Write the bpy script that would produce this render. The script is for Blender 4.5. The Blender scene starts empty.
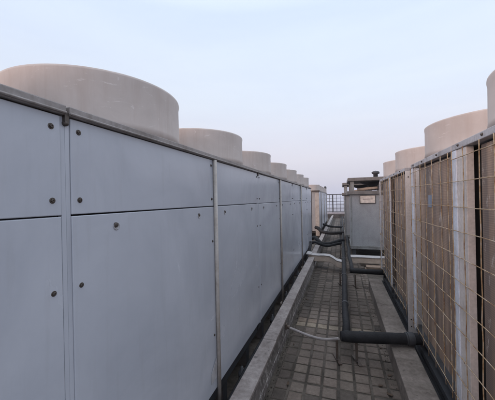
import bpy, bmesh, math, random
from mathutils import Vector, Matrix, noise
random.seed(7)
PI = math.pi
scene = bpy.context.scene
col = scene.collection

# ------------------------------------------------------------------ materials
def mat(name, build):
    m = bpy.data.materials.new(name); m.use_nodes = True
    nt = m.node_tree; b = nt.nodes['Principled BSDF']
    build(nt, b); return m

def N(nt, t, **k):
    n = nt.nodes.new(t)
    for a, v in k.items():
        if a.startswith('i_'): n.inputs[a[2:].replace('_', ' ')].default_value = v
        else: setattr(n, a, v)
    return n

def coords(nt, scale=(1, 1, 1), kind='Object'):
    tc = N(nt, 'ShaderNodeTexCoord'); mp = N(nt, 'ShaderNodeMapping')
    mp.inputs['Scale'].default_value = scale
    nt.links.new(tc.outputs[kind], mp.inputs['Vector'])
    # each copy gets its own patch of the pattern
    oi = N(nt, 'ShaderNodeObjectInfo'); mul = N(nt, 'ShaderNodeMath', operation='MULTIPLY'); mul.inputs[1].default_value = 37.0
    nt.links.new(oi.outputs['Random'], mul.inputs[0])
    va = N(nt, 'ShaderNodeVectorMath', operation='ADD')
    nt.links.new(mp.outputs[0], va.inputs[0]); nt.links.new(mul.outputs[0], va.inputs[1])
    return va.outputs[0]

def noise_tex(nt, vec, scale, detail=6, rough=.6, dist=0.0):
    n = N(nt, 'ShaderNodeTexNoise'); n.inputs['Scale'].default_value = scale
    n.inputs['Detail'].default_value = detail; n.inputs['Roughness'].default_value = rough
    n.inputs['Distortion'].default_value = dist
    nt.links.new(vec, n.inputs['Vector']); return n.outputs['Fac']

def ramp(nt, fac, stops):
    r = N(nt, 'ShaderNodeValToRGB'); e = r.color_ramp.elements
    e[0].position, e[0].color = stops[0][0], (*stops[0][1], 1)
    e[1].position, e[1].color = stops[1][0], (*stops[1][1], 1)
    for p, c in stops[2:]:
        x = e.new(p); x.color = (*c, 1)
    nt.links.new(fac, r.inputs['Fac']); return r.outputs['Color']

def mix(nt, fac, a, b, mode='MIX'):
    m = N(nt, 'ShaderNodeMix', data_type='RGBA', blend_type=mode)
    for s, v in ((0, fac), (6, a), (7, b)):
        if isinstance(v, (int, float)): m.inputs[s].default_value = v
        elif isinstance(v, tuple): m.inputs[s].default_value = (*v, 1)
        else: nt.links.new(v, m.inputs[s])
    return m.outputs[2]

def bump(nt, b, h, strength=.2, dist=.01):
    n = N(nt, 'ShaderNodeBump'); n.inputs['Strength'].default_value = strength; n.inputs['Distance'].default_value = dist
    nt.links.new(h, n.inputs['Height']); nt.links.new(n.outputs[0], b.inputs['Normal'])

def weathered(base, dirt, rough=.5, metal=0.0, scale=3.0, streak=.5, lo=.45, hi=.75, bumpy=.05, fine=60, spec=.5, rvar=.12):
    def f(nt, b):
        v = coords(nt); vs = coords(nt, (6, 6, .6))
        n1 = noise_tex(nt, v, scale, 8, .65, .4); n2 = noise_tex(nt, vs, scale * 1.3, 6, .6)
        n3 = noise_tex(nt, v, fine, 3, .6)
        g = ramp(nt, n1, [(lo, (0, 0, 0)), (hi, (1, 1, 1))])
        c1 = mix(nt, g, base, dirt)
        s = ramp(nt, n2, [(.5, (0, 0, 0)), (.72, (streak, streak, streak))])
        c2 = mix(nt, s, c1, dirt)
        sp = ramp(nt, n3, [(.3, (.88, .88, .88)), (.7, (1.08, 1.08, 1.08))])
        c3 = mix(nt, 1.0, c2, sp, 'MULTIPLY')
        nt.links.new(c3, b.inputs['Base Color'])
        r = N(nt, 'ShaderNodeMapRange'); r.inputs['To Min'].default_value = rough - rvar; r.inputs['To Max'].default_value = rough + rvar
        nt.links.new(n1, r.inputs['Value']); nt.links.new(r.outputs[0], b.inputs['Roughness'])
        b.inputs['Metallic'].default_value = metal
        b.inputs['Specular IOR Level'].default_value = spec
        if bumpy: bump(nt, b, n3, bumpy, .004)
    return f

def panel_paint(nt, b):
    v = coords(nt); vs = coords(nt, (4, 4, .35)); 
    n1 = noise_tex(nt, v, 1.6, 8, .62, .6); n2 = noise_tex(nt, vs, 7, 5, .6); n3 = noise_tex(nt, v, 9, 10, .75, 1.2)
    n4 = noise_tex(nt, v, 1.1, 2, .5)
    c = ramp(nt, n1, [(.3, (.405, .43, .485)), (.7, (.515, .54, .595))])
    s = ramp(nt, n2, [(.54, (0, 0, 0)), (.85, (.28, .28, .28))])
    c = mix(nt, s, c, (.34, .335, .35))
    s3 = ramp(nt, n3, [(.62, (0, 0, 0)), (.78, (.35, .35, .35))])
    c = mix(nt, s3, c, (.55, .56, .6))
    nt.links.new(c, b.inputs['Base Color'])
    r = N(nt, 'ShaderNodeMapRange'); r.inputs['To Min'].default_value = .14; r.inputs['To Max'].default_value = .34
    nt.links.new(n1, r.inputs['Value']); nt.links.new(r.outputs[0], b.inputs['Roughness'])
    b.inputs['Specular IOR Level'].default_value = .5
    n5 = noise_tex(nt, v, 3.1, 3, .5)
    bump(nt, b, mix(nt, .3, n4, n5), .22, .035)

def cowl_paint(nt, b):
    v = coords(nt); vs = coords(nt, (5, 5, .5))
    n1 = noise_tex(nt, v, 2.2, 7, .65, .5); n2 = noise_tex(nt, vs, 3, 7, .7); n3 = noise_tex(nt, v, 45, 4, .6)
    sc = noise_tex(nt, coords(nt, (1, 1, 2.2)), 5, 9, .75, 2.2)
    c = ramp(nt, n1, [(.3, (.47, .415, .385)), (.7, (.60, .535, .50))])
    s = ramp(nt, n2, [(.47, (0, 0, 0)), (.74, (.6, .6, .6))])
    c = mix(nt, s, c, (.44, .36, .32))
    s = ramp(nt, sc, [(.60, (0, 0, 0)), (.67, (.6, .6, .6))])
    c = mix(nt, s, c, (.78, .74, .72))
    nt.links.new(c, b.inputs['Base Color']); b.inputs['Roughness'].default_value = .6
    bump(nt, b, n3, .05, .003)

def coil_fins(nt, b):
    tc = N(nt, 'ShaderNodeTexCoord'); sx = N(nt, 'ShaderNodeSeparateXYZ'); nt.links.new(tc.outputs['Object'], sx.inputs[0])
    w = N(nt, 'ShaderNodeMath', operation='MULTIPLY'); w.inputs[1].default_value = 2 * PI / .0125
    nt.links.new(sx.outputs['Z'], w.inputs[0])
    sn = N(nt, 'ShaderNodeMath', operation='SINE'); nt.links.new(w.outputs[0], sn.inputs[0])
    v = coords(nt, (1, 1, 1)); vb = coords(nt, (1, 3.2, .12)); vc = coords(nt, (1, 8, 2.2))
    n1 = noise_tex(nt, vb, 2.6, 4, .5); n2 = noise_tex(nt, vc, 2.6, 7, .7); n3 = noise_tex(nt, v, 3, 6, .6)
    c = ramp(nt, n1, [(.40, (.23, .185, .16)), (.50, (.33, .25, .20)), (.60, (.46, .345, .265))])
    d = ramp(nt, n3, [(.4, (.75, .75, .78)), (.7, (1.2, 1.1, 1.0))])
    c = mix(nt, 1.0, c, d, 'MULTIPLY')
    s = ramp(nt, n2, [(.60, (0, 0, 0)), (.66, (.9, .9, .9))])
    c = mix(nt, s, c, (.62, .55, .50))
    g = ramp(nt, sn.outputs[0], [(0.0, (.80, .80, .80)), (.6, (1, 1, 1))])
    c = mix(nt, 1.0, c, g, 'MULTIPLY')
    nt.links.new(c, b.inputs['Base Color']); b.inputs['Roughness'].default_value = .55
    b.inputs['Metallic'].default_value = .15
    bump(nt, b, n2, .3, .004)

def rusty_wire(nt, b):
    v = coords(nt); n1 = noise_tex(nt, v, 14, 6, .7)
    c = ramp(nt, n1, [(.38, (.50, .43, .35)), (.52, (.40, .285, .16)), (.64, (.20, .10, .05))])
    nt.links.new(c, b.inputs['Base Color']); b.inputs['Roughness'].default_value = .6

def tile_mat(nt, b):
    at = N(nt, 'ShaderNodeAttribute', attribute_name='tone'); v = coords(nt)
    n1 = noise_tex(nt, v, 2.4, 8, .7, .5); n2 = noise_tex(nt, v, 40, 6, .7); n3 = noise_tex(nt, v, 220, 3, .7)
    c = mix(nt, 1.0, at.outputs['Color'], ramp(nt, n1, [(.32, (.62, .60, .58)), (.66, (1.12, 1.1, 1.08))]), 'MULTIPLY')
    c = mix(nt, 1.0, c, ramp(nt, n2, [(.3, (.7, .68, .66)), (.7, (1.15, 1.15, 1.15))]), 'MULTIPLY')
    n5 = noise_tex(nt, v, .9, 6, .6, .6)
    c = mix(nt, 1.0, c, ramp(nt, n5, [(.42, (.66, .65, .64)), (.56, (1.05, 1.05, 1.05))]), 'MULTIPLY')
    nt.links.new(c, b.inputs['Base Color'])
    b.inputs['Roughness'].default_value = .72; b.inputs['Specular IOR Level'].default_value = .35
    bump(nt, b, mix(nt, .5, n2, n3), .35, .004)

def concrete(base, dark, lo=.42, hi=.62, rough=.85, spots=True, spec=.3):
    def f(nt, b):
        v = coords(nt); n1 = noise_tex(nt, v, 3.2, 9, .68, .3); n2 = noise_tex(nt, v, 28, 8, .72); n3 = noise_tex(nt, v, 160, 3, .6)
        n4 = noise_tex(nt, v, 11, 5, .6)
        c = ramp(nt, n1, [(lo, dark), (hi, base)])
        c = mix(nt, 1.0, c, ramp(nt, n2, [(.3, (.66, .65, .64)), (.66, (1.12, 1.12, 1.12))]), 'MULTIPLY')
        if spots:
            s = ramp(nt, n4, [(.62, (0, 0, 0)), (.7, (.75, .75, .75))])
            c = mix(nt, s, c, tuple(x * .4 for x in dark))
        nt.links.new(c, b.inputs['Base Color']); b.inputs['Roughness'].default_value = rough
        b.inputs['Specular IOR Level'].default_value = spec
        bump(nt, b, mix(nt, .4, n2, n3), .5, .006)
    return f

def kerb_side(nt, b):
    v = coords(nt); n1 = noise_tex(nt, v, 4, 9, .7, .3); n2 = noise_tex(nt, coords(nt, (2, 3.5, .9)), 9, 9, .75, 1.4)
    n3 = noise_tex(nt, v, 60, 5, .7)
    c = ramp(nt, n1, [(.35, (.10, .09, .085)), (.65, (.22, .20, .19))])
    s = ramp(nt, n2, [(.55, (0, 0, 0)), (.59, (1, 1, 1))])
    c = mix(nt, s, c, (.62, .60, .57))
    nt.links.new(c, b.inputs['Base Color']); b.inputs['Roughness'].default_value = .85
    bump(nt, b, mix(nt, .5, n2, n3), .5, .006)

def lagging(nt, b):
    v = coords(nt); n1 = noise_tex(nt, v, 6, 8, .6, .4); n2 = noise_tex(nt, v, 30, 5, .6)
    c = ramp(nt, n1, [(.3, (.46, .37, .30)), (.7, (.66, .56, .47))])
    nt.links.new(c, b.inputs['Base Color']); b.inputs['Roughness'].default_value = .8
    bump(nt, b, n2, .4, .01)

def foam_pipe(nt, b):
    v = coords(nt); n1 = noise_tex(nt, v, 9, 6, .6, .3); n2 = noise_tex(nt, v, 70, 4, .6)
    c = ramp(nt, n1, [(.35, (.008, .0085, .010)), (.7, (.022, .022, .025))])
    nt.links.new(c, b.inputs['Base Color']); b.inputs['Roughness'].default_value = .7; b.inputs['Specular IOR Level'].default_value = .35
    bump(nt, b, mix(nt, .5, n1, n2), .6, .012)

def plain(c, rough=.6, metal=0.0):
    def f(nt, b):
        v = coords(nt); n1 = noise_tex(nt, v, 12, 5, .6)
        k = ramp(nt, n1, [(.3, tuple(x * .75 for x in c)), (.7, tuple(min(1, x * 1.15) for x in c))])
        nt.links.new(k, b.inputs['Base Color']); b.inputs['Roughness'].default_value = rough; b.inputs['Metallic'].default_value = metal
    return f

M = {
    'panel': mat('blue grey enamel', panel_paint),
    'cowl': mat('fibreglass cowl', cowl_paint),
    'rail': mat('galvanised rail', weathered((.30, .275, .265), (.17, .145, .13), .5, .35, 5, .6)),
    'railpale': mat('pale painted rail', weathered((.46, .45, .47), (.24, .21, .20), .5, .2, 6, .6)),
    'casing': mat('dark steel casing', weathered((.055, .058, .065), (.03, .028, .028), .6)),
    'black': mat('black recess', plain((.012, .012, .013), .8)),
    'pole': mat('beige conduit', weathered((.46, .43, .40), (.30, .25, .21), .5, 0, 6, .5)),
    'bolt': mat('dull bolt', plain((.10, .085, .075), .45, .5)),
    'latch': mat('latch cup', plain((.50, .50, .52), .4, .1)),
    'keyhole': mat('latch core', plain((.10, .085, .075), .5, .3)),
    'white': mat('pale blue white steel', weathered((.68, .74, .84), (.40, .36, .34), .4, 0, 4, .6, .5, .8)),
    'cream': mat('cream steel', weathered((.62, .575, .55), (.42, .38, .35), .45, 0, 4, .5, .5, .8)),
    'coil': mat('coil fins', coil_fins),
    'wire': mat('rusty wire', rusty_wire),
    'tile': mat('roof paving tile', tile_mat),
    'mortar': mat('mossy mortar bed', concrete((.13, .113, .096), (.06, .052, .043), .4, .6, .95)),
    'roof': mat('roof screed', concrete((.12, .115, .11), (.06, .055, .052))),
    'kerbtop': mat('kerb cover', concrete((.40, .362, .345), (.24, .21, .198), .36, .60, .62, True, .4)),
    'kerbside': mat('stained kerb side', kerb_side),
    'slab': mat('plinth concrete', concrete((.255, .222, .196), (.135, .113, .097), .35, .62)),
    'foam': mat('black foam lagging', foam_pipe),
    'hose': mat('grey hose', plain((.36, .33, .32), .5)),
    'lag': mat('cream lagging', lagging),
    'sheet': mat('white lagging cover', weathered((.46, .445, .44), (.30, .275, .26), .55, 0, 6, .5)),
    'bracket': mat('rusty steel strut', weathered((.13, .105, .088), (.07, .04, .025), .6, .3, 9, .7)),
    'cabinet': mat('cabinet grey', weathered((.33, .335, .345), (.25, .25, .255), .5, 0, 2.2, .5)),
    'trim': mat('cabinet trim', weathered((.29, .295, .29), (.13, .12, .11), .55, .1, 5, .6)),
    'roofslab': mat('dark roof slab', weathered((.20, .185, .175), (.12, .105, .095), .7, .1, 5, .6)),
    'plate': mat('cream label plate', plain((.70, .60, .52), .5)),
    'timber': mat('old timber', weathered((.30, .22, .165), (.16, .11, .08), .8, 0, 6, .8)),
    'fence': mat('black fence paint', plain((.018, .02, .024), .5)),
    'parapet': mat('dark parapet', concrete((.10, .095, .095), (.05, .048, .048))),
    'coping': mat('pale coping', concrete((.42, .42, .46), (.3, .3, .33), .4, .6, .8, False)),
    'leaf': mat('dry leaf', plain((.085, .055, .035), .8)),
    'sticker': mat('blue grey sticker', plain((.22, .27, .36), .5)),
    'facade': mat('far building', plain((.33, .34, .38), .8)),
    'scrape': mat('dust speck', plain((.5, .48, .46), .8)),
}

# ------------------------------------------------------------------ mesh helpers
class MB:
    def __init__(s): s.bm = bmesh.new(); s.smooth = []
    def box(s, x0, x1, y0, y1, z0, z1, mi=0, rot=None):
        vs = [s.bm.verts.new((x, y, z)) for x in (x0, x1) for y in (y0, y1) for z in (z0, z1)]
        if rot is not None:
            c = Vector(((x0 + x1) / 2, (y0 + y1) / 2, (z0 + z1) / 2))
            for v in vs: v.co = c + rot @ (v.co - c)
        for f in ((0, 1, 3, 2), (4, 6, 7, 5), (0, 4, 5, 1), (2, 3, 7, 6), (0, 2, 6, 4), (1, 5, 7, 3)):
            s.bm.faces.new([vs[i] for i in f]).material_index = mi
        return s
    def tube(s, pts, r, n=10, mi=0, caps=True, wob=0.0):
        pts = [Vector(p) for p in pts]; rings = []
        ref = None
        for i, p in enumerate(pts):
            t = (pts[min(i + 1, len(pts) - 1)] - pts[max(i - 1, 0)]).normalized()
            if ref is None: ref = Vector((0, 0, 1)) if abs(t.z) < .9 else Vector((1, 0, 0))
            a = (ref - t * ref.dot(t)).normalized(); ref = a; b = t.cross(a)
            rr = (r[i] if isinstance(r, (list, tuple)) else r) * (1 + wob * noise.noise(p * 7))
            rings.append([s.bm.verts.new(p + (a * math.cos(2 * PI * k / n) + b * math.sin(2 * PI * k / n)) * rr) for k in range(n)])
        for a, b in zip(rings, rings[1:]):
            for k in range(n):
                f = s.bm.faces.new((a[k], a[(k + 1) % n], b[(k + 1) % n], b[k])); f.smooth = True; f.material_index = mi
        if caps:
            for rg in (list(reversed(rings[0])), rings[-1]):
                s.bm.faces.new(rg).material_index = mi
        return s
    def lathe(s, prof, c, n=48, mi=0, closed=False, axis='z'):
        rings = []
        for r, z in prof:
            ring = []
            for k in range(n):
                a = 2 * PI * k / n
                if axis == 'z': co = (c[0] + r * math.cos(a), c[1] + r * math.sin(a), c[2] + z)
                else: co = (c[0] + z, c[1] + r * math.cos(a), c[2] + r * math.sin(a))
                ring.append(s.bm.verts.new(co))
            rings.append(ring)
        pr = list(zip(rings, rings[1:]))
        if closed: pr.append((rings[-1], rings[0]))
        for a, b in pr:
            for k in range(n):
                f = s.bm.faces.new((a[k], a[(k + 1) % n], b[(k + 1) % n], b[k])); f.smooth = True; f.material_index = mi
        if not closed:
            if prof[0][0] > 1e-6: s.bm.faces.new(list(reversed(rings[0]))).material_index = mi
            if prof[-1][0] > 1e-6: s.bm.faces.new(rings[-1]).material_index = mi
        return s
    def build(s, name, mats, parent=None, bevel=0.0, loc=None):
        bmesh.ops.remove_doubles(s.bm, verts=s.bm.verts, dist=1e-6)
        bmesh.ops.recalc_face_normals(s.bm, faces=s.bm.faces)
        me = bpy.data.meshes.new(name); s.bm.to_mesh(me); s.bm.free()
        for m in (mats if isinstance(mats, list) else [mats]): me.materials.append(m)
        o = bpy.data.objects.new(name, me); col.objects.link(o)
        if parent: o.parent = parent
        if loc: o.location = loc
        if bevel:
            b = o.modifiers.new('bevel', 'BEVEL'); b.width = bevel; b.segments = 2; b.limit_method = 'ANGLE'; b.angle_limit = .6
        return o

def tag(o, label=None, cat=None, group=None, kind=None):
    if label: o['label'] = label
    if cat: o['category'] = cat
    if group: o['group'] = group
    if kind: o['kind'] = kind
    return o
def empty(name, loc=(0, 0, 0)):
    o = bpy.data.objects.new(name, None); o.location = loc; o.empty_display_size = .1; col.objects.link(o); return o
def copy_tree(o, parent=None):
    c = o.copy(); col.objects.link(c)
    if parent: c.parent = parent
    for ch in list(o.children): copy_tree(ch, c)
    return c

# ------------------------------------------------------------------ dimensions (metres; floor z=0, eye 1.7)
P = 1.156                     # module length along the aisle
XL = -.90                     # face of the left row
XR = .715                     # face of the right row

# ------------------------------------------------------------------ left row: panelled cooling modules
F = 1.4 + XL                  # face in local x (unit origin at x=-1.4)
def cowl_mesh(cx, cy, z0, z1, r):
    m = MB()
    prof = [(r * 1.012, z0), (r * 1.0, z0 + .05), (r * .997, z1 - .035), (r * 1.006, z1 - .012), (r * 1.004, z1 - .002), (r * .995, z1), (r * .97, z1 - .006), (r * .962, z1 - .05), (r * .965, z0)]
    m.lathe(prof, (cx, cy, 0), 96, closed=True)
    return m

def bolt_mesh(x, y, z, r=.0075):
    m = MB()
    m.lathe([(r * 1.35, 0), (r * 1.35, .002), (r * 1.2, .003), (0, .003)], (x, y, z), 18, axis='x')
    m.lathe([(r * .85, .002), (r * .85, .0065), (r * .7, .0075), (r * .32, .0075), (r * .3, .005), (0, .005)], (x, y, z), 6, axis='x')
    for f_ in m.bm.faces: f_.smooth = False
    return m

def left_unit(nmod, loc, y_first_post='bracket', pole=True, far=False):
    """nmod modules; local y runs 0..nmod*P ahead of the empty"""
    t = empty('cooling_unit', loc)
    L = nmod * P
    MB().box(-.50, F - .03, .012, L - .012, .34, 2.0).build('casing', M['casing'], t)
    b = MB(); b.box(F - .10, F - .035, .02, L - .02, .20, .335); b.box(-.5, -.44, .02, L - .02, .20, .335)
    y = .25
    while y < L:
        b.box(F - .12, F - .05, y - .04, y + .04, .002, .20); b.box(-.52, -.42, y - .04, y + .04, .002, .20); y += P * .5
    for yb in (.25, L / 2, L - .25): b.box(-.45, F - .09, yb - .03, yb + .03, .21, .30)
    b.build('base_frame', M['casing'], t, .004)
    # rail along the top edge
    r = MB(); r.box(F - .05, F + .016, .006, L - .006, 2.003, 2.037); r.box(F - .004, F + .022, .006, L - .006, 2.006, 2.016)
    r.build('top_rail', M['rail'], t, .004)
    MB().box(-.52, F - .052, .006, L - .006, 2.002, 2.03).build('top_deck', M['rail'], t)
    for k in range(nmod):
        y0, y1 = k * P, (k + 1) * P
        a = y0 + (.018 if k == 0 or not pole else .004); c = y1 - (.018 if k == nmod - 1 or not pole else .004)
        up = MB().box(F - .024, F, a, c, 1.6615, 2.0).build('upper_panel', M['panel'], t, .003)
        lo = MB().box(F - .024, F + .0005, a, c, .321, 1.6565).build('lower_panel', M['panel'], t, .003)
        for yy in (a + .032, c - .032):
            for z in (1.957, 1.712):
                bolt_mesh(F - .001, yy, z).build('screw', M['bolt'], up)
            for z in (1.405, .72):
                if random.random() < .85: bolt_mesh(F - .001, yy, z, .007).build('screw', M['bolt'], lo)
        for yy in (a + .2, c - .225):
            la = MB(); la.lathe([(.0165, 0), (.0165, .002), (.014, .003), (.013, -.001)], (F + .001, yy, 1.603), 20, axis='x')
            lt = la.build('latch', M['latch'], lo)
            ky = MB(); ky.lathe([(.011, 0), (.011, .004), (.008, .007), (0, .007)], (F + .001, yy - .004, 1.6085), 14, axis='x')
            ky.build('keyhole', M['keyhole'], lt)
        cy = (y0 + y1) / 2
        cw = cowl_mesh(.037, cy, 2.03, 2.308, .462).build('cowl', M['cowl'], t)
        g = MB()
        for rr in (.10, .2, .3, .4, .452):
            g.tube([(.037 + rr * math.cos(a_ * PI / 18), cy + rr * math.sin(a_ * PI / 18), 2.16) for a_ in range(37)], .004, 5, caps=False)
        for q in range(8):
            g.tube([(.037, cy, 2.16), (.037 + .455 * math.cos(q * PI / 4), cy + .455 * math.sin(q * PI / 4), 2.16)], .004, 5)
        g.build('fan_guard', M['bolt'], cw)
    # flush end posts, split at the unit boundary
    for y0, y1 in ((.0003, .0165), (L - .0165, L - .0003)):
        MB().box(F - .02, F - .003, y0, y1, .30, 2.0).build('corner_post', M['panel'], t, .0008)
    # hanging bracket at the rail split
    br = MB(); br.lathe([(.010, -.008), (.010, .006), (.006, .010), (0, .011)], (F - .0, 0, 1.978), 12, axis='x')
    br.box(F - .004, F + .010, -.008, .008, 1.978, 2.014)
    br.build('rail_bracket', M['bolt'], t)
    if pole:
        for k in range(1, nmod, 2):
            y = k * P
            p = MB(); p.tube([(F + .016, y, .12), (F + .016, y, 1.999)], .0145, 14)
            p.build('drain_pole', M['pole'], t)
            MB().box(F - .02, F + .05, y - .022, y + .03, .085, .119).build('pole_foot', M['pole'], t, .004)
    return t

Y0 = .698
LG = 'blue grey panelled cooling units in the row left of the aisle'
names = {
    -2: 'nearest blue grey cooling unit, cut off by the left edge of the photo',
    0: 'large blue grey panelled cooling unit filling the left foreground, with two round fan cowls',
    2: 'blue grey cooling unit just beyond the foreground one, its pole foot reaching the kerb',
    4: 'blue grey cooling unit third from the near end, its glossy panels reflecting pipes',
}
proto = left_unit(2, (-1.4, Y0, 0))
for k in (0, 2, 4, -2):
    o = proto if k == 0 else copy_tree(proto)
    o.location = (-1.4, Y0 + k * P, 0)
    tag(o, names[k], 'cooling unit', LG)
e = left_unit(1, (-1.4, Y0 + 6 * P, 0), pole=False)
tag(e, 'short single module cooling unit ending the long left row before the gap', 'cooling unit', LG)
# row beyond the gap
FG = 'panelled cooling units beyond the gap on the left'
fl = ['peach cowled cooling unit whose beige end post faces the gap on the left',
      'middle cooling unit of the far left row beyond the gap',
      'farthest cooling unit on the left, nearest the roof edge fence']
for i in range(3):
    o = copy_tree(proto); o.location = (-1.4, 12.02 + 2 * i * P, 0); tag(o, fl[i], 'cooling unit', FG)
    if i == 0:
        MB().box(F - .30, F - .012, -.03, -.004, .32, 2.0).build('end_panel', M['cabinet'], o)
        MB().box(F - .16, F + .002, -.065, -.031, .12, 1.93).build('end_post', M['pole'], o, .006)
        MB().box(F - .30, F + .03, -.10, -.004, 2.001, 2.05).build('end_rail', M['bolt'], o, .01)
vp = MB(); vp.lathe([(.05, 0), (.05, .30), (.085, .31), (.085, .42), (.03, .46), (0, .46)], (0, 0, 0), 16)
tag(vp.build('vent_pipe', M['casing'], None, loc=(-1.0, 18.72, 2.032)), 'short dark capped vent pipe on top of the farthest left unit', 'vent pipe')

# no two panels hang quite alike
rj = random.Random(77)
for o in list(bpy.data.objects):
    if o.name.split('.')[0] in ('upper_panel', 'lower_panel'):
        o.location = (rj.uniform(-.0012, .0008), rj.uniform(-.0006, .0006), rj.uniform(-.0008, .0008))
        o.rotation_euler = (0, rj.uniform(-.0006, .0006), rj.uniform(-.0008, .0008))

# small bent corner tag on the foreground unit
tg = MB(); v = [tg.bm.verts.new(c) for c in ((F + .003, P - .105, .40), (F + .003, P - .02, .40), (F + .009, P - .02, .50), (F + .009, P - .028, .545), (F + .004, P - .105, .47))]
tg.bm.faces.new(v)
r = bmesh.ops.extrude_face_region(tg.bm, geom=tg.bm.faces[:])
for q in r['geom']:
    if isinstance(q, bmesh.types.BMVert): q.co.x += .002
tg.build('corner_tag', M['latch'], proto)

# ------------------------------------------------------------------ right row: condenser modules with coils and wire guards
ZB, ZT = .335, 2.0            # coil opening
def bent(a, b, n, amp, seed):
    a, b = Vector(a), Vector(b); out = []
    for i in range(n + 1):
        p = a.lerp(b, i / n)
        w = Vector((noise.noise(Vector((seed, i * .7, 1.3))), noise.noise(Vector((seed * 1.7, i * .6, 9.1))), noise.noise(Vector((seed, 4.2, i * .8)))))
        out.append(p + w * amp)
    return out

def right_unit(loc, seed, wire_r=.0027, strip=True, coil_span=(.10, P - .17)):
    """one module, local y 0..P, face at local x=0, body towards +x"""
    t = empty('condenser_unit', loc)
    MB().box(.075, 1.0, .01, P - .01, .12, 2.0).build('casing', M['casing'], t)
    ca, cb_ = coil_span
    MB().box(.046, .072, ca, cb_, ZB, ZT - .012).build('coil', M['coil'], t)
    fe = MB(); zz = ZB + .02
    while zz < ZT - .03:
        for e0, e1 in ((ca - .035, ca - .001), (cb_ + .001, cb_ + .035)): fe.box(.060, .074, e0, e1, zz, zz + .004)
        zz += .034
    fe.build('coil_bends', M['bolt'], t)
    MB().box(.0735, .0745, .01, P - .01, .334, 1.999).build('recess_shade', M['black'], t)  # thin black sheet, puts the shade of the gaps beside the coil into colour
    MB().box(-.004, .05, .004, P - .004, 1.9995, 2.040).build('top_rail', M['railpale'], t, .004)
    MB().box(.052, 1.02, .004, P - .004, 2.001, 2.03).build('top_deck', M['railpale'], t)
    MB().box(.002, .07, .004, P - .004, .29, .333).build('bottom_rail', M['casing'], t, .004)
    f = MB(); f.box(.02, .07, .02, P - .02, .112, .16); f.box(.93, .98, .02, P - .02, .112, .16)
    for y in (.12, P - .12):
        f.box(.02, .07, y - .03, y + .03, .16, .29); f.box(.02, .075, y - .045, y + .045, .004, .112)
        f.box(.93, .99, y - .045, y + .045, .004, .113); f.box(.06, .94, y - .02, y + .02, .1125, .15)
    f.build('base_frame', M['casing'], t)
    # far post: bluish white strip + cream filler panel
    if strip:
        MB().box(-.001, .014, P - .075, P - .002, .30, 1.998).build('corner_post', M['white'], t, .003)
        MB().box(.012, .03, .03 - .03 + .004, .004 + .02, .30, 1.998).build('edge_strip', M['cream'], t, .002)
    for y in (.30, P * .62, P - .12):
        bolt_mesh(0, 0, 0, .007)
        m = MB(); m.lathe([(.009, 0), (.009, .003), (.005, .008), (0, .008)], (0, 0, 0), 10, axis='x')
        for v_ in m.bm.verts: v_.co = Vector((-v_.co.x - .004, v_.co.y + y, v_.co.z + 2.022))
        m.build('bolt', M['bolt'], t)
    # wire guard
    g = MB(); rnd = random.Random(seed)
    ny = 7
    ys = [.02 + (P - .055) * i / (ny - 1) * 1.0 for i in range(ny)]
    for i, y in enumerate(ys):
        y += rnd.uniform(-.014, .014)
        g.tube(bent((-.012, y, .30), (-.012, y + rnd.uniform(-.012, .012), 2.0), 14, .006 if i != 1 else .016, seed * 3.1 + i), wire_r * 1.15, 6)
    z = .365
    k = 0
    while z < 1.97:
        g.tube(bent((-.017, .004, z + rnd.uniform(-.01, .01)), (-.017, P - .012, z + rnd.uniform(-.012, .012)), 12, .0035, seed * 5.3 + k), wire_r, 6)
        z += .1585; k += 1
    # twisted ties
    for q in range(3):
        y = ys[rnd.randrange(1, ny - 1)]; z = .365 + .1585 * rnd.randrange(1, 9)
        g.tube([(-.022, y - .012, z - .01), (-.026, y, z + .012), (-.022, y + .012, z - .008), (-.03, y + .02, z + .02)], .003, 5)
    g.build('wire_guard', M['wire'], t)
    cowl_mesh(.463, P / 2, 2.03, 2.308, .462).build('cowl', M['cowl'], t)
    gg = MB()
    for rr in (.15, .3, .45):
        gg.tube([(.463 + rr * math.cos(a_ * PI / 18), P / 2 + rr * math.sin(a_ * PI / 18), 2.16) for a_ in range(37)], .004, 5, caps=False)
    gg.build('fan_guard', M['bolt'], t)
    return t

RG = 'wire guarded condenser units in the row right of the aisle'
u0 = right_unit((XR, 1.064, 0), 1.0, coil_span=(.10, P - .30))
tag(u0, 'nearest condenser unit at the right edge, streaked coil behind rusty wire', 'condenser unit', RG)
# cream filler between post and coil on the nearest unit, with a ladder-like black slot beside it
MB().box(.004, .044, P - .215, P - .078, .305, 1.998).build('filler_panel', M['cream'], u0, .003)
u1 = right_unit((XR, 2.22, 0), 2.0)
tag(u1, 'second condenser unit on the right, with small blue sticker behind its guard', 'condenser unit', RG)
st = MB(); st.box(.0425, .0455, .62, .72, 1.60, 1.71).build('sticker', M['sticker'], u1)
u2 = right_unit((XR, 3.66, 0), 3.0)
tag(u2, 'third condenser unit on the right, with wide white end post facing the gap', 'condenser unit', RG)
ep = MB().box(-.002, .30, -.022, .002, .112, 2.0).build('end_post', M['cream'], u2, .003)
for z in (.19, .27, 1.93):
    b_ = MB(); b_.box(.02, .032, -.026, -.022, z - .006, z + .006); b_.build('bolt', M['bolt'], ep)
u3 = right_unit((XR, 4.816, 0), 4.0)
tag(u3, 'fourth and farthest condenser unit on the right, just before the grey cabinet', 'condenser unit', RG)

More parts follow.
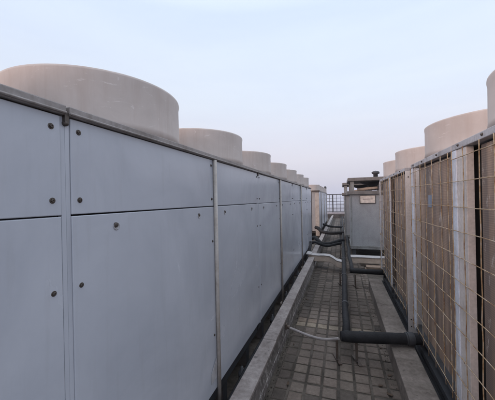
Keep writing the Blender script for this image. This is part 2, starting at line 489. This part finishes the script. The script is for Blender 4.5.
# ------------------------------------------------------------------ floor: paving tiles
TP = .142
def tone_mesh():
    bm = bmesh.new(); cl = bm.loops.layers.color.new('tone')
    rnd = random.Random(3)
    nx0 = -8; nx1 = 5
    x_base = -.063; y_base = 3.705
    rows = range(int((-2.5 - y_base) / TP), int((24.3 - y_base) / TP))
    for j in rows:
        for i in range(-4, 6):
            x0 = x_base + i * TP; y0 = y_base + j * TP
            if x0 < -.645 or x0 + TP > .60: continue
            gx = .011; g2 = .0105
            gl = gx * (1.0 if i % 4 else 1.5); gf = g2 * (1.0 if j % 4 else 1.9)
            a, b, c, d = x0 + gl + rnd.uniform(-.0015, .0015), x0 + TP - gx, y0 + gf + rnd.uniform(-.0015, .0015), y0 + TP - g2
            h = .0 + rnd.uniform(-.002, .0015); ch = .008
            vb = [bm.verts.new(q) for q in ((a, c, -.012), (b, c, -.012), (b, d, -.012), (a, d, -.012))]
            vm = [bm.verts.new(q) for q in ((a, c, h - .005), (b, c, h - .005), (b, d, h - .005), (a, d, h - .005))]
            tx, ty = rnd.uniform(-.006, .006), rnd.uniform(-.006, .006)
            vt = [bm.verts.new((q[0], q[1], h + tx * (q[0] - a) / TP + ty * (q[1] - c) / TP)) for q in ((a + ch, c + ch), (b - ch, c + ch), (b - ch, d - ch), (a + ch, d - ch))]
            fs = [bm.faces.new(vt)]
            for p, q in ((vb, vm), (vm, vt)):
                for k in range(4): fs.append(bm.faces.new((p[k], p[(k + 1) % 4], q[(k + 1) % 4], q[k])))
            t = rnd.uniform(.435, .475)
            tint = (t * 1.05, t * .97, t * .90)
            if rnd.random() < .05: tint = tuple(v * .75 for v in tint)
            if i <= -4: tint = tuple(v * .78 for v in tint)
            if j == 0 and x0 < .44: tint = (.60, .56, .50)
            if j == 1 and i in (-4, -3): tint = (.52, .47, .42)
            if j in (-22, 14, 31) and rnd.random() < .35: tint = (.45, .42, .38)
            for f in fs:
                for lp in f.loops: lp[cl] = (*tint, 1)
    me = bpy.data.meshes.new('roof_paving'); bm.to_mesh(me); bm.free(); return me
o = bpy.data.objects.new('roof_paving', tone_mesh()); o.data.materials.append(M['tile']); col.objects.link(o); tag(o, kind='structure')
tag(MB().box(-6, 6, -3, 26.2, -.4, -.009).build('roof_deck', M['mortar']), kind='structure')

# ------------------------------------------------------------------ kerb trunking on the left of the aisle
k = empty('concrete_kerb', (-.72, 0, 0)); tag(k, 'long grey concrete kerb with stained side running below the left row', 'kerb')
y = -2.0; rnd = random.Random(5)
cov = MB()
while y < 23.4:
    L = 1.18
    cov.box(-.072 + rnd.uniform(-.002, .002), .066 + rnd.uniform(-.003, .003), y + .003, y + L - .003, .242, .275 + rnd.uniform(-.002, .002)); y += L
cov.build('cover_slab', M['kerbtop'], k, .006)
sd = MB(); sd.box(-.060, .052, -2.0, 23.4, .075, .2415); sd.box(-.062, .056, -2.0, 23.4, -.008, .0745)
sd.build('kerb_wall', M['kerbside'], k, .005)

# black pipes lying in the gap between kerb and left row
for q, (x, z, r_, lab) in enumerate(((-.855, .10, .030, 'black lagged pipe hard against the base of the left row'), (-.822, .21, .016, 'thin dark cable pipe lying above the lagged pipe beside the kerb'))):
    m = MB(); m.tube([(x + .008 * math.sin(i * .9 + q), -1.5 + i * .35, z + .006 * math.sin(i * 1.7)) for i in range(69)], r_, 10)
    tag(m.build('service_pipe', M['foam']), lab, 'pipe', 'service pipes between the kerb and the left row')
VG = 'black valve bodies in the gap below the left row'
vl = ['black valve body nearest the camera in the gap beside the kerb', 'second black valve body along the gap beside the kerb', 'third black valve body along the gap, just beyond the pole foot',
      'fourth black valve body in the gap, farther along the kerb', 'fifth black valve body along the gap, near the white lagged duct']
for i, y in enumerate((2.28, 3.42, 4.35, 5.6, 6.6)):
    m = MB(); m.lathe([(.032, 0), (.034, .05), (.022, .055), (.022, .075), (.012, .08), (.012, .10), (0, .10)], (0, 0, 0), 14)
    vo = m.build('valve', M['casing'], None, loc=(-.865, y, .128)); tag(vo, vl[i], 'valve', VG)

# ------------------------------------------------------------------ plinth and pipes on the right of the aisle
pl = MB()
y = -2
for a, b in ((-2, .9), (.904, 3.28), (3.284, 5.58)):
    pl.box(.446, .664, a, b, -.008, .188)
tag(pl.build('concrete_plinth', M['slab'], None, .008), 'low worn concrete plinth running beside the right row of condensers', 'plinth')
for x, z, r_, lab, q in ((.690, .115, .021, 'black pipe running tight against the plinth under the right row', 0), (.735, .06, .026, 'lower black pipe running under the condenser frames on the right', 1)):
    m = MB(); m.tube([(x + .005 * math.sin(i * 1.1 + q), -1.5 + i * .3, z + .004 * math.sin(i * 1.9)) for i in range(25)], r_, 10)
    tag(m.build('service_pipe', M['foam']), lab, 'pipe', 'service pipes under the right row')

def arc(cx, cy, r, a0, a1, z, n=8):
    return [(cx + r * math.cos(a0 + (a1 - a0) * i / n), cy + r * math.sin(a0 + (a1 - a0) * i / n), z) for i in range(n + 1)]
# main lagged pipe: runs down the aisle, mitred elbow, then across to the right row
pm = empty('lagged_pipe', (0, 3.03, .26)); tag(pm, 'long black lagged pipe down the aisle that turns right at the near elbow', 'pipe')
m = MB(); m.tube([(.018 + .012 * noise.noise(Vector((i * .5, 0, 0))), .0 + i * .3, .004 * math.sin(i * 1.3)) for i in range(66)], .042, 14, wob=.12)
m.build('straight_run', M['foam'], pm)
m = MB(); m.tube([(-.035, -.012, 0), (.02, 0, 0), (.12, .015, 0), (.30, .05, .002), (.5, .1, -.002), (.70, .145, 0), (.80, .165, 0)], [.050, .056, .056, .055, .056, .054, .054], 18, wob=.1)
m.build('cross_run', M['foam'], pm)
m = MB(); m.tube([(.60, .124, 0), (.66, .137, 0)], .064, 18); m.tube([(.585, .121, 0), (.60, .124, 0)], .059, 18); m.build('wall_collar', M['casing'], pm, .003)
for i in range(12):
    yy = .9 + i * 1.45
    m = MB(); m.tube([(.018, yy, 0), (.018, yy + .05, 0)], .0445, 14); m.build('tape_band', M['casing'], pm)
m = MB(); m.tube([(.15, .028, .0), (.19, .036, .0)], .0585, 16); m.build('tape_band', M['casing'], pm)
# second pipe
pb = empty('lagged_pipe', (.16, 5.76, .27)); tag(pb, 'black lagged pipe beside the main one, turning right below the grey cabinet', 'pipe')
m = MB(); m.tube([(.01 * math.sin(i), .0 + i * .3, .003 * math.sin(i * 1.6)) for i in range(55)], .040, 14, wob=.12); m.build('straight_run', M['foam'], pb)
m = MB(); m.tube([(-.03, -.01, 0), (.05, 0, 0), (.3, .0, .0), (.68, .0, 0)], .048, 16, wob=.1); m.build('cross_run', M['foam'], pb)
# thin third line
m = MB(); m.tube([(-.075 + .012 * math.sin(i * .8), 9.4 + i * .4, .20 + .01 * math.sin(i)) for i in range(34)], .022, 10)
tag(m.build('service_pipe', M['foam']), 'thin black pipe left of the main pipe in the far part of the aisle', 'pipe')

# pipe supports
SG = 'rusty strut supports under the lagged pipes'
def support(name_label, x, y, top, cat='pipe support'):
    t = empty('pipe_support', (x, y, 0)); tag(t, name_label, cat, SG)
    s = MB(); s.box(-.011, .011, -.012, .012, .016, top); s.box(-.013, -.010, -.014, .014, .016, top)
    s.build('post', M['bracket'], t, .002)
    f = MB(); f.box(-.018, .018, -.10, .10, .004, .015, rot=Matrix.Rotation(.35, 3, 'Z'))
    f.build('foot', M['bracket'], t, .002)
    b2 = MB(); b2.tube([(.0, -.05, .015), (.0, -.05, .035)], .008, 8); b2.tube([(0, .05, .015), (0, .05, .03)], .007, 8); b2.build('bolt', M['bolt'], t)
    return t
support('rusty strut under the near pipe elbow, left of the nearer pair', -.075, 3.035, .212)
support('rusty strut under the near crossing pipe, right of the nearer pair', .118, 3.06, .212)
support('rusty strut left of the main pipe, level with the plinth end', -.055, 5.70, .24)
support('rusty strut right of the main pipe, under the second crossing pipe', .22, 5.62, .23)
support('rusty strut under the main pipe in front of the black hoses', -.055, 8.2, .24)
support('farthest rusty strut, between the two black hoses', -.055, 10.4, .24)

# grey hose to the kerb
h = empty('drain_hose', (-.654, 3.231, .193)); tag(h, 'pale grey flexible hose from the kerb to the black pipe elbow', 'hose')
def bez(pts, n=24):
    out = []
    P_ = [Vector(p) for p in pts]
    for s_ in range(len(P_) - 1):
        p0 = P_[max(s_ - 1, 0)]; p1 = P_[s_]; p2 = P_[s_ + 1]; p3 = P_[min(s_ + 2, len(P_) - 1)]
        for i in range(n):
            t = i / n
            out.append(.5 * ((2 * p1) + (-p0 + p2) * t + (2 * p0 - 5 * p1 + 4 * p2 - p3) * t * t + (-p0 + 3 * p1 - 3 * p2 + p3) * t ** 3))
    out.append(P_[-1]); return out
m = MB(); m.tube(bez([(-.01, 0, .0), (.06, -.02, -.01), (.29, -.10, -.03), (.45, -.19, -.0), (.60, -.265, .065)], 10), .0145, 12); m.build('tube', M['hose'], h)
m = MB(); m.box(-.006, .014, -.028, .028, -.03, .03); m.tube([(.0, 0, 0), (.05, -.012, -.006)], .021, 12); m.build('fitting', M['bracket'], h, .002)

# cream lagged duct crossing with a white sheet cover
d = empty('lagged_duct', (-.8, 7.0, .28)); tag(d, 'cream lagged duct with white cover crossing the aisle from the kerb to the main pipe', 'duct')
def slab_path(pts, w0, w1, z0, z1):
    m = MB(); prev = None
    for p in pts:
        p = Vector(p)
        ring = [m.bm.verts.new(p + Vector(q)) for q in ((0, w0, z0), (0, w1, z0), (0, w1, z1), (0, w0, z1))]
        if prev:
            for a in range(4): m.bm.faces.new((prev[a], prev[(a + 1) % 4], ring[(a + 1) % 4], ring[a]))
        else: m.bm.faces.new(ring)
        prev = ring
    m.bm.faces.new(prev); return m
path = [(0, 0, .015), (.12, 0, .005), (.25, 0, .0), (.38, -.01, .008), (.5, -.03, .0), (.58, -.12, -.02), (.66, -.24, -.05), (.78, -.30, -.065)]
slab_path(path, -.10, .10, -.12, .02).build('lagging', M['lag'], d, .014)
slab_path([(p[0] - .01 if i == 0 else p[0], p[1], p[2]) for i, p in enumerate(path)], -.115, .115, .022, .040).build('cover', M['sheet'], d, .006)
MB().box(-.05, .075, -.17, .17, .052, .075, rot=Matrix.Rotation(.12, 3, 'Y')).build('end_flap', M['sheet'], d, .006)
d2 = empty('lagged_duct', (.19, 7.03, .27)); tag(d2, 'white topped cream duct below the grey cabinet, right of the main pipe', 'duct')
slab_path([(0, 0, 0), (.2, 0, .004), (.45, .01, -.003), (.95, .02, 0)], -.10, .10, -.11, .02).build('lagging', M['lag'], d2, .014)
slab_path([(-.01, 0, 0), (.2, 0, .004), (.45, .01, -.003), (.95, .02, 0)], -.12, .12, .022, .045).build('cover', M['sheet'], d2, .008)
tp = MB()
for i in range(3): tp.box(.0, .75, -.12, .12, .002 + i * .05, .046 + i * .05) if i == 0 else tp.box(.04 + i * .02, .72, -.10, .12, .002 + i * .05, .046 + i * .05)
tb = tp.build('timber_block', M['timber'], None, .004, loc=(.42, 6.78, 0)); tag(tb, 'stack of old timber boards under the white topped duct', 'timber')
cb = MB(); cb.box(0, .42, 0, .42, 0, .12); cb.box(.02, .40, .02, .40, .12, .15)
tag(cb.build('concrete_block', M['slab'], None, .008, loc=(.42, 7.35, .002)), 'pale concrete block on the roof under the front of the grey cabinet', 'block')

# black hoses crossing to the left row
HG = 'black hoses crossing from the left row to the main pipe'
def hose(lab, pts, r):
    m = MB(); m.tube(bez(pts, 8), r, 12, wob=.15); o = m.build('black_hose', M['foam']); tag(o, lab, 'hose', HG)
hose('nearer thick black hose curving over the kerb into the left row', [(-.93, 9.15, .40), (-.84, 9.1, .44), (-.72, 8.95, .37), (-.6, 8.9, .28), (-.35, 9.05, .27), (-.1, 9.4, .31), (.02, 9.6, .30)], .062)
hose('thin black hose lying just below the nearer thick hose', [(-.93, 8.9, .30), (-.80, 8.8, .34), (-.66, 8.7, .31), (-.45, 8.8, .24), (-.2, 9.1, .25), (.02, 9.3, .27)], .042)
hose('farther black hose curving over the kerb beyond the beige end post', [(-1.05, 11.8, .50), (-.92, 11.7, .46), (-.8, 11.6, .36), (-.5, 11.55, .30), (-.2, 11.6, .30), (.02, 11.8, .28)], .065)
hose('farthest black hose crossing the aisle near the fence', [(-.92, 14.2, .42), (-.8, 14.1, .40), (-.5, 14.0, .32), (.02, 14.2, .29)], .05)
# loop of black pipe under the end of the long left row
hose('black hose looping down behind the white duct end on the kerb', [(-.93, 8.2, .42), (-.86, 8.1, .44), (-.84, 7.7, .36), (-.86, 7.4, .22), (-.87, 7.1, .12)], .035)

# ------------------------------------------------------------------ grey roof cabinets
def cabinet(lab, loc, W, D, plate=True):
    t = empty('roof_cabinet', loc); tag(t, lab, 'cabinet', 'grey cabinets with open tops right of the aisle')
    MB().box(.03, W - .03, .02, D - .02, .30, 1.79).build('body', M['cabinet'], t, .004)
    b = MB(); b.box(0, W, 0, D, .25, .305); b.box(-.006, W, -.006, .02, .305, .345)
    b.build('base_trim', M['trim'], t, .005)
    lg = MB()
    for x in (.04, W - .14):
        for y in (.05, D - .15): lg.box(x, x + .1, y, y + .1, .002, .25)
    lg.build('foot', M['casing'], t)
    MB().box(.006, .048, .001, .019, .345, 1.79).build('corner_trim', M['trim'], t, .003)
    MB().box(-.07, W + .02, -.05, D + .03, 1.79, 1.89).build('lower_roof_slab', M['roofslab'], t, .01)
    p = MB()
    MB().box(-.05, W + .02, -.05, D + .03, 2.17, 2.265).build('upper_roof_slab', M['roofslab'], t, .01)
    for x in (.02, W - .12):
        for y in (.02, D - .12): MB().box(x, x + .1, y, y + .1, 1.891, 2.169).build('roof_post', M['trim'], t, .006)
    # fan hood between the two slabs
    m = MB(); m.lathe([(.34, -.02), (.33, -.05), (.13, -.13), (.12, -.27)], (W * .45, D * .5, 2.19), 32)
    m.build('fan_hood', M['casing'], t)
    m = MB(); m.box(W * .5, W * .5 + .22, .12, .42, 1.892, 2.04); m.tube([(W * .5 + .11, .2, 2.03), (W * .5 + .11, .2, 2.1)], .09, 16); m.build('motor', M['casing'], t, .006)
    m = MB(); m.tube([(.22, .35, 1.93), (.5, .3, 1.96), (W * .6, .3, 1.98)], .04, 12); m.build('duct_pipe', M['lag'], t)
    m = MB(); m.tube([(W * .78, .12, 1.89), (W * .78, .12, 2.17)], .035, 10); m.build('standpipe', M['casing'], t)
    if plate:
        pt = MB().box(.275, .66, -.004, .019, 1.545, 1.75).build('label_plate', M['plate'], t, .008)
        MB().box(.34, .60, -.008, -.0045, 1.650, 1.664).build('slot', M['black'], pt)
        fr = MB(); fr.box(.262, .274, -.003, .019, 1.533, 1.76); fr.box(.661, .673, -.003, .019, 1.533, 1.76); fr.box(.274, .661, -.003, .019, 1.533, 1.544); fr.box(.274, .661, -.003, .019, 1.751, 1.762)
        fr.build('plate_frame', M['bolt'], pt)
        cp = MB(); cp.lathe([(.06, 0), (.06, .09), (.10, .10), (.105, .15), (.06, .175), (.02, .18), (0, .19)], (.70, .18, 2.265), 24)
        cp.build('vent_cap', M['casing'], t)
    return t
cabinet('large grey metal cabinet with cream label plate and capped vent beyond the right row', (.225, 8.35, 0), 1.5, 1.7)
cabinet('second grey cabinet mostly hidden behind the one with the label plate', (.09, 10.9, 0), 1.5, 1.9, plate=False)

# ------------------------------------------------------------------ roof edge: parapet and fence
pw = MB(); pw.box(-6, 6, 24.45, 24.75, -.008, .34); tag(pw.build('parapet_wall', M['parapet']), 'low dark parapet wall closing the far end of the roof', 'parapet')
cpn = MB(); cpn.box(-6, 6, 24.52, 24.80, .3405, .50)
tag(cpn.build('parapet_coping', M['coping'], None, .01), 'pale coping laid along the top of the far parapet', 'coping')
f = empty('roof_fence', (0, 24.60, .5)); tag(f, 'black welded grid fence across the far end of the roof', 'fence')
g = MB(); i = 0; x = -5.9
while x < 5.9: g.box(x - .016, x + .016, -.012, .012, .06, 1.48); x += .29
for zz in (.06, .35, .64, .93, 1.2): g.box(-5.95, 5.95, -.018, -.0125, zz - .016, zz + .016)
g.build('grid_panel', M['fence'], f)
g = MB(); g.box(-5.95, 5.95, -.03, .03, 1.481, 1.55); g.build('top_rail', M['fence'], f)
for x in (-5.4, -3.9, -2.4, -.72, .9, 2.4, 3.9, 5.4):
    MB().box(x - .035, x + .035, -.035, .035, 0, 1.479).build('post', M['fence'], f)

# ------------------------------------------------------------------ small litter on the roof
rnd = random.Random(11)
LLIT = 'dry leaves fallen on the paving'
lf = [(.30, 2.72), (.36, 2.62), (.40, 2.9), (.385, 3.4), (-.50, 2.5), (-.56, 3.2), (.40, 2.35), (.33, 4.4), (-.58, 4.7), (.41, 5.1)]
for i, (x, y) in enumerate(lf):
    m = MB(); n_ = 8; s_ = rnd.uniform(.009, .017)
    vs = [m.bm.verts.new((s_ * 1.7 * math.cos(2 * PI * q / n_), s_ * math.sin(2 * PI * q / n_) * (1 if q % 2 else .75), .004 + .004 * math.cos(4 * PI * q / n_))) for q in range(n_)]
    m.bm.faces.new(vs)
    r_ = bmesh.ops.extrude_face_region(m.bm, geom=m.bm.faces[:])
    for q in r_['geom']:
        if isinstance(q, bmesh.types.BMVert): q.co.z += .0012
    o = m.build('dry_leaf', M['leaf'], None, loc=(x, y, .003)); o.rotation_euler = (0, 0, rnd.uniform(0, 6))
    tag(o, 'small dry brown leaf lying on the dark paving tiles', 'leaf', LLIT)
mo = MB()
for i in range(900):
    side = rnd.random() < .55
    x = (-.648 + abs(rnd.gauss(0, .028))) if side else (.44 - abs(rnd.gauss(0, .03)))
    y = rnd.uniform(1.2, 9); s_ = rnd.uniform(.0015, .004)
    mo.box(x - s_, x + s_, y - s_, y + s_, -.004, .001 + s_ * .7, rot=Matrix.Rotation(rnd.uniform(0, 3), 3, 'Z') @ Matrix.Rotation(rnd.uniform(-.5, .5), 3, 'X'))
tag(mo.build('grit', M['mortar']), 'dark grit and moss crumbs gathered along the kerb and plinth', 'grit', kind='stuff')

# ------------------------------------------------------------------ far surroundings
gm = MB(); gm.box(-2600, 2600, -300, 3900, -46, -45)
def sea(nt, b):
    v = coords(nt, (1, 1, 1)); n1 = noise_tex(nt, v, .02, 6, .6)
    c = ramp(nt, n1, [(.35, (.05, .06, .075)), (.65, (.11, .12, .13))])
    nt.links.new(c, b.inputs['Base Color']); b.inputs['Roughness'].default_value = .5
M['sea'] = mat('far ground', sea)
tag(gm.build('ground', M['sea']), kind='structure')
bd = MB(); bd.box(-7, 7, -4, 26.6, -45, -.405); tag(bd.build('host_building', M['facade']), 'building whose flat roof carries the cooling units', 'building')
rnd = random.Random(21)
for i, (x, y, w, dd, z) in enumerate(((-95, 820, 60, 40, -8), (20, 900, 70, 40, -14), (-10, 640, 40, 30, -18), (120, 1000, 90, 50, -4))):
    t = MB().box(-w / 2, w / 2, -dd / 2, dd / 2, 0, 45 + z)
    for q in range(int((45 + z) / 4)):
        t.box(-w / 2 - .4, w / 2 + .4, -dd / 2 - .4, dd / 2 + .4, 3 + q * 4, 4 + q * 4)
    o = t.build('far_building', M['facade'], None, loc=(x, y, -45))
    tag(o, ['hazy distant block seen low through the left part of the fence', 'wide hazy distant block seen low through the middle of the fence', 'nearer low hazy block seen through the fence', 'largest hazy distant block toward the grey cabinets'][i], 'building', 'hazy blocks far beyond the fence')

# air
hz = MB(); hz.box(-2700, 2700, -400, 4000, -47, 60)
def haze(nt, b):
    out = nt.nodes['Material Output']; nt.nodes.remove(b)
    pv = N(nt, 'ShaderNodeVolumePrincipled'); pv.inputs['Color'].default_value = (.86, .87, .95, 1); pv.inputs['Density'].default_value = .0012
    pv.inputs['Anisotropy'].default_value = .0
    nt.links.new(pv.outputs[0], out.inputs['Volume'])
hm = bpy.data.materials.new('haze air'); hm.use_nodes = True; haze(hm.node_tree, hm.node_tree.nodes['Principled BSDF'])
USE_HAZE = True
if USE_HAZE:
    tag(hz.build('haze', hm), 'pale even haze filling the air', 'haze', kind='stuff')

# ------------------------------------------------------------------ light
SUN_EL, SUN_AZ = math.radians(10), math.radians(214)      # azimuth from +Y clockwise: low behind the camera, a little to its left
sd_ = Vector((math.sin(SUN_AZ) * math.cos(SUN_EL), math.cos(SUN_AZ) * math.cos(SUN_EL), math.sin(SUN_EL)))
l = bpy.data.lights.new('sun', 'SUN'); l.energy = 1.45; l.angle = math.radians(40); l.color = (1, .60, .46)
lo = bpy.data.objects.new('sun', l); lo.rotation_euler = sd_.to_track_quat('Z', 'Y').to_euler(); col.objects.link(lo)
w = bpy.data.worlds.new('World'); scene.world = w; w.use_nodes = True; nt = w.node_tree
sk = nt.nodes.new('ShaderNodeTexSky'); sk.sky_type = 'NISHITA'; sk.sun_disc = False
sk.sun_elevation = SUN_EL; sk.sun_rotation = SUN_AZ; sk.air_density = 1.0; sk.dust_density = 3.0; sk.ozone_density = 1.0; sk.altitude = 50
bg = nt.nodes['Background']; bg.inputs['Strength'].default_value = .15
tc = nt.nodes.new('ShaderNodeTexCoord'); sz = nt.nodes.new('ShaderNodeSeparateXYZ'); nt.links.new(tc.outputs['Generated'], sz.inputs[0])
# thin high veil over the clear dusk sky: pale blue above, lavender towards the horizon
veil = ramp(nt, sz.outputs['Z'], [(0.0, (4.6, 4.35, 4.95)), (.14, (5.55, 5.3, 5.9)), (.32, (5.6, 6.1, 6.9)), (.56, (5.3, 6.15, 7.5)), (.68, (7.6, 8.5, 9.8)), (1.0, (11.5, 12.2, 13.6))])  # unseen overhead stops get added brightness to light the aisle floor
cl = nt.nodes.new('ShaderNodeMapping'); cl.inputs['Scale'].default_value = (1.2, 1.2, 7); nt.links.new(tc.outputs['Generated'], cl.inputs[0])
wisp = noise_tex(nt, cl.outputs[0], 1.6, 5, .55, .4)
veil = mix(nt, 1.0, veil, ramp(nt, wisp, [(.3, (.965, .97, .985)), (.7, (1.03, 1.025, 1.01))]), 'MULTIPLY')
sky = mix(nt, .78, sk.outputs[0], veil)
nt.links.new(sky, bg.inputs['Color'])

# ------------------------------------------------------------------ camera
th = math.atan(94 / 275); ro = math.radians(1.2)
fwd = Vector((-math.sin(th), math.cos(th), 0)); rt = Vector((math.cos(th), math.sin(th), 0)); up = Vector((0, 0, 1))
R_ = rt * math.cos(ro) - up * math.sin(ro); U_ = rt * math.sin(ro) + up * math.cos(ro)
cam = bpy.data.cameras.new('camera'); cam.sensor_width = 36; cam.lens = 20.0; cam.clip_start = .02; cam.clip_end = 9000
co = bpy.data.objects.new('camera', cam); col.objects.link(co)
mw = Matrix((R_, U_, -fwd)).transposed().to_4x4(); mw.translation = Vector((0, 0, 1.7)); co.matrix_world = mw
scene.camera = co
scene.render.engine = 'CYCLES'
scene.cycles.volume_bounces = 1
vs = scene.view_settings; vs.view_transform = 'Standard'; vs.look = 'None'; vs.gamma = 1; vs.exposure = 0.22
try: vs.use_curve_mapping = False
except Exception: pass
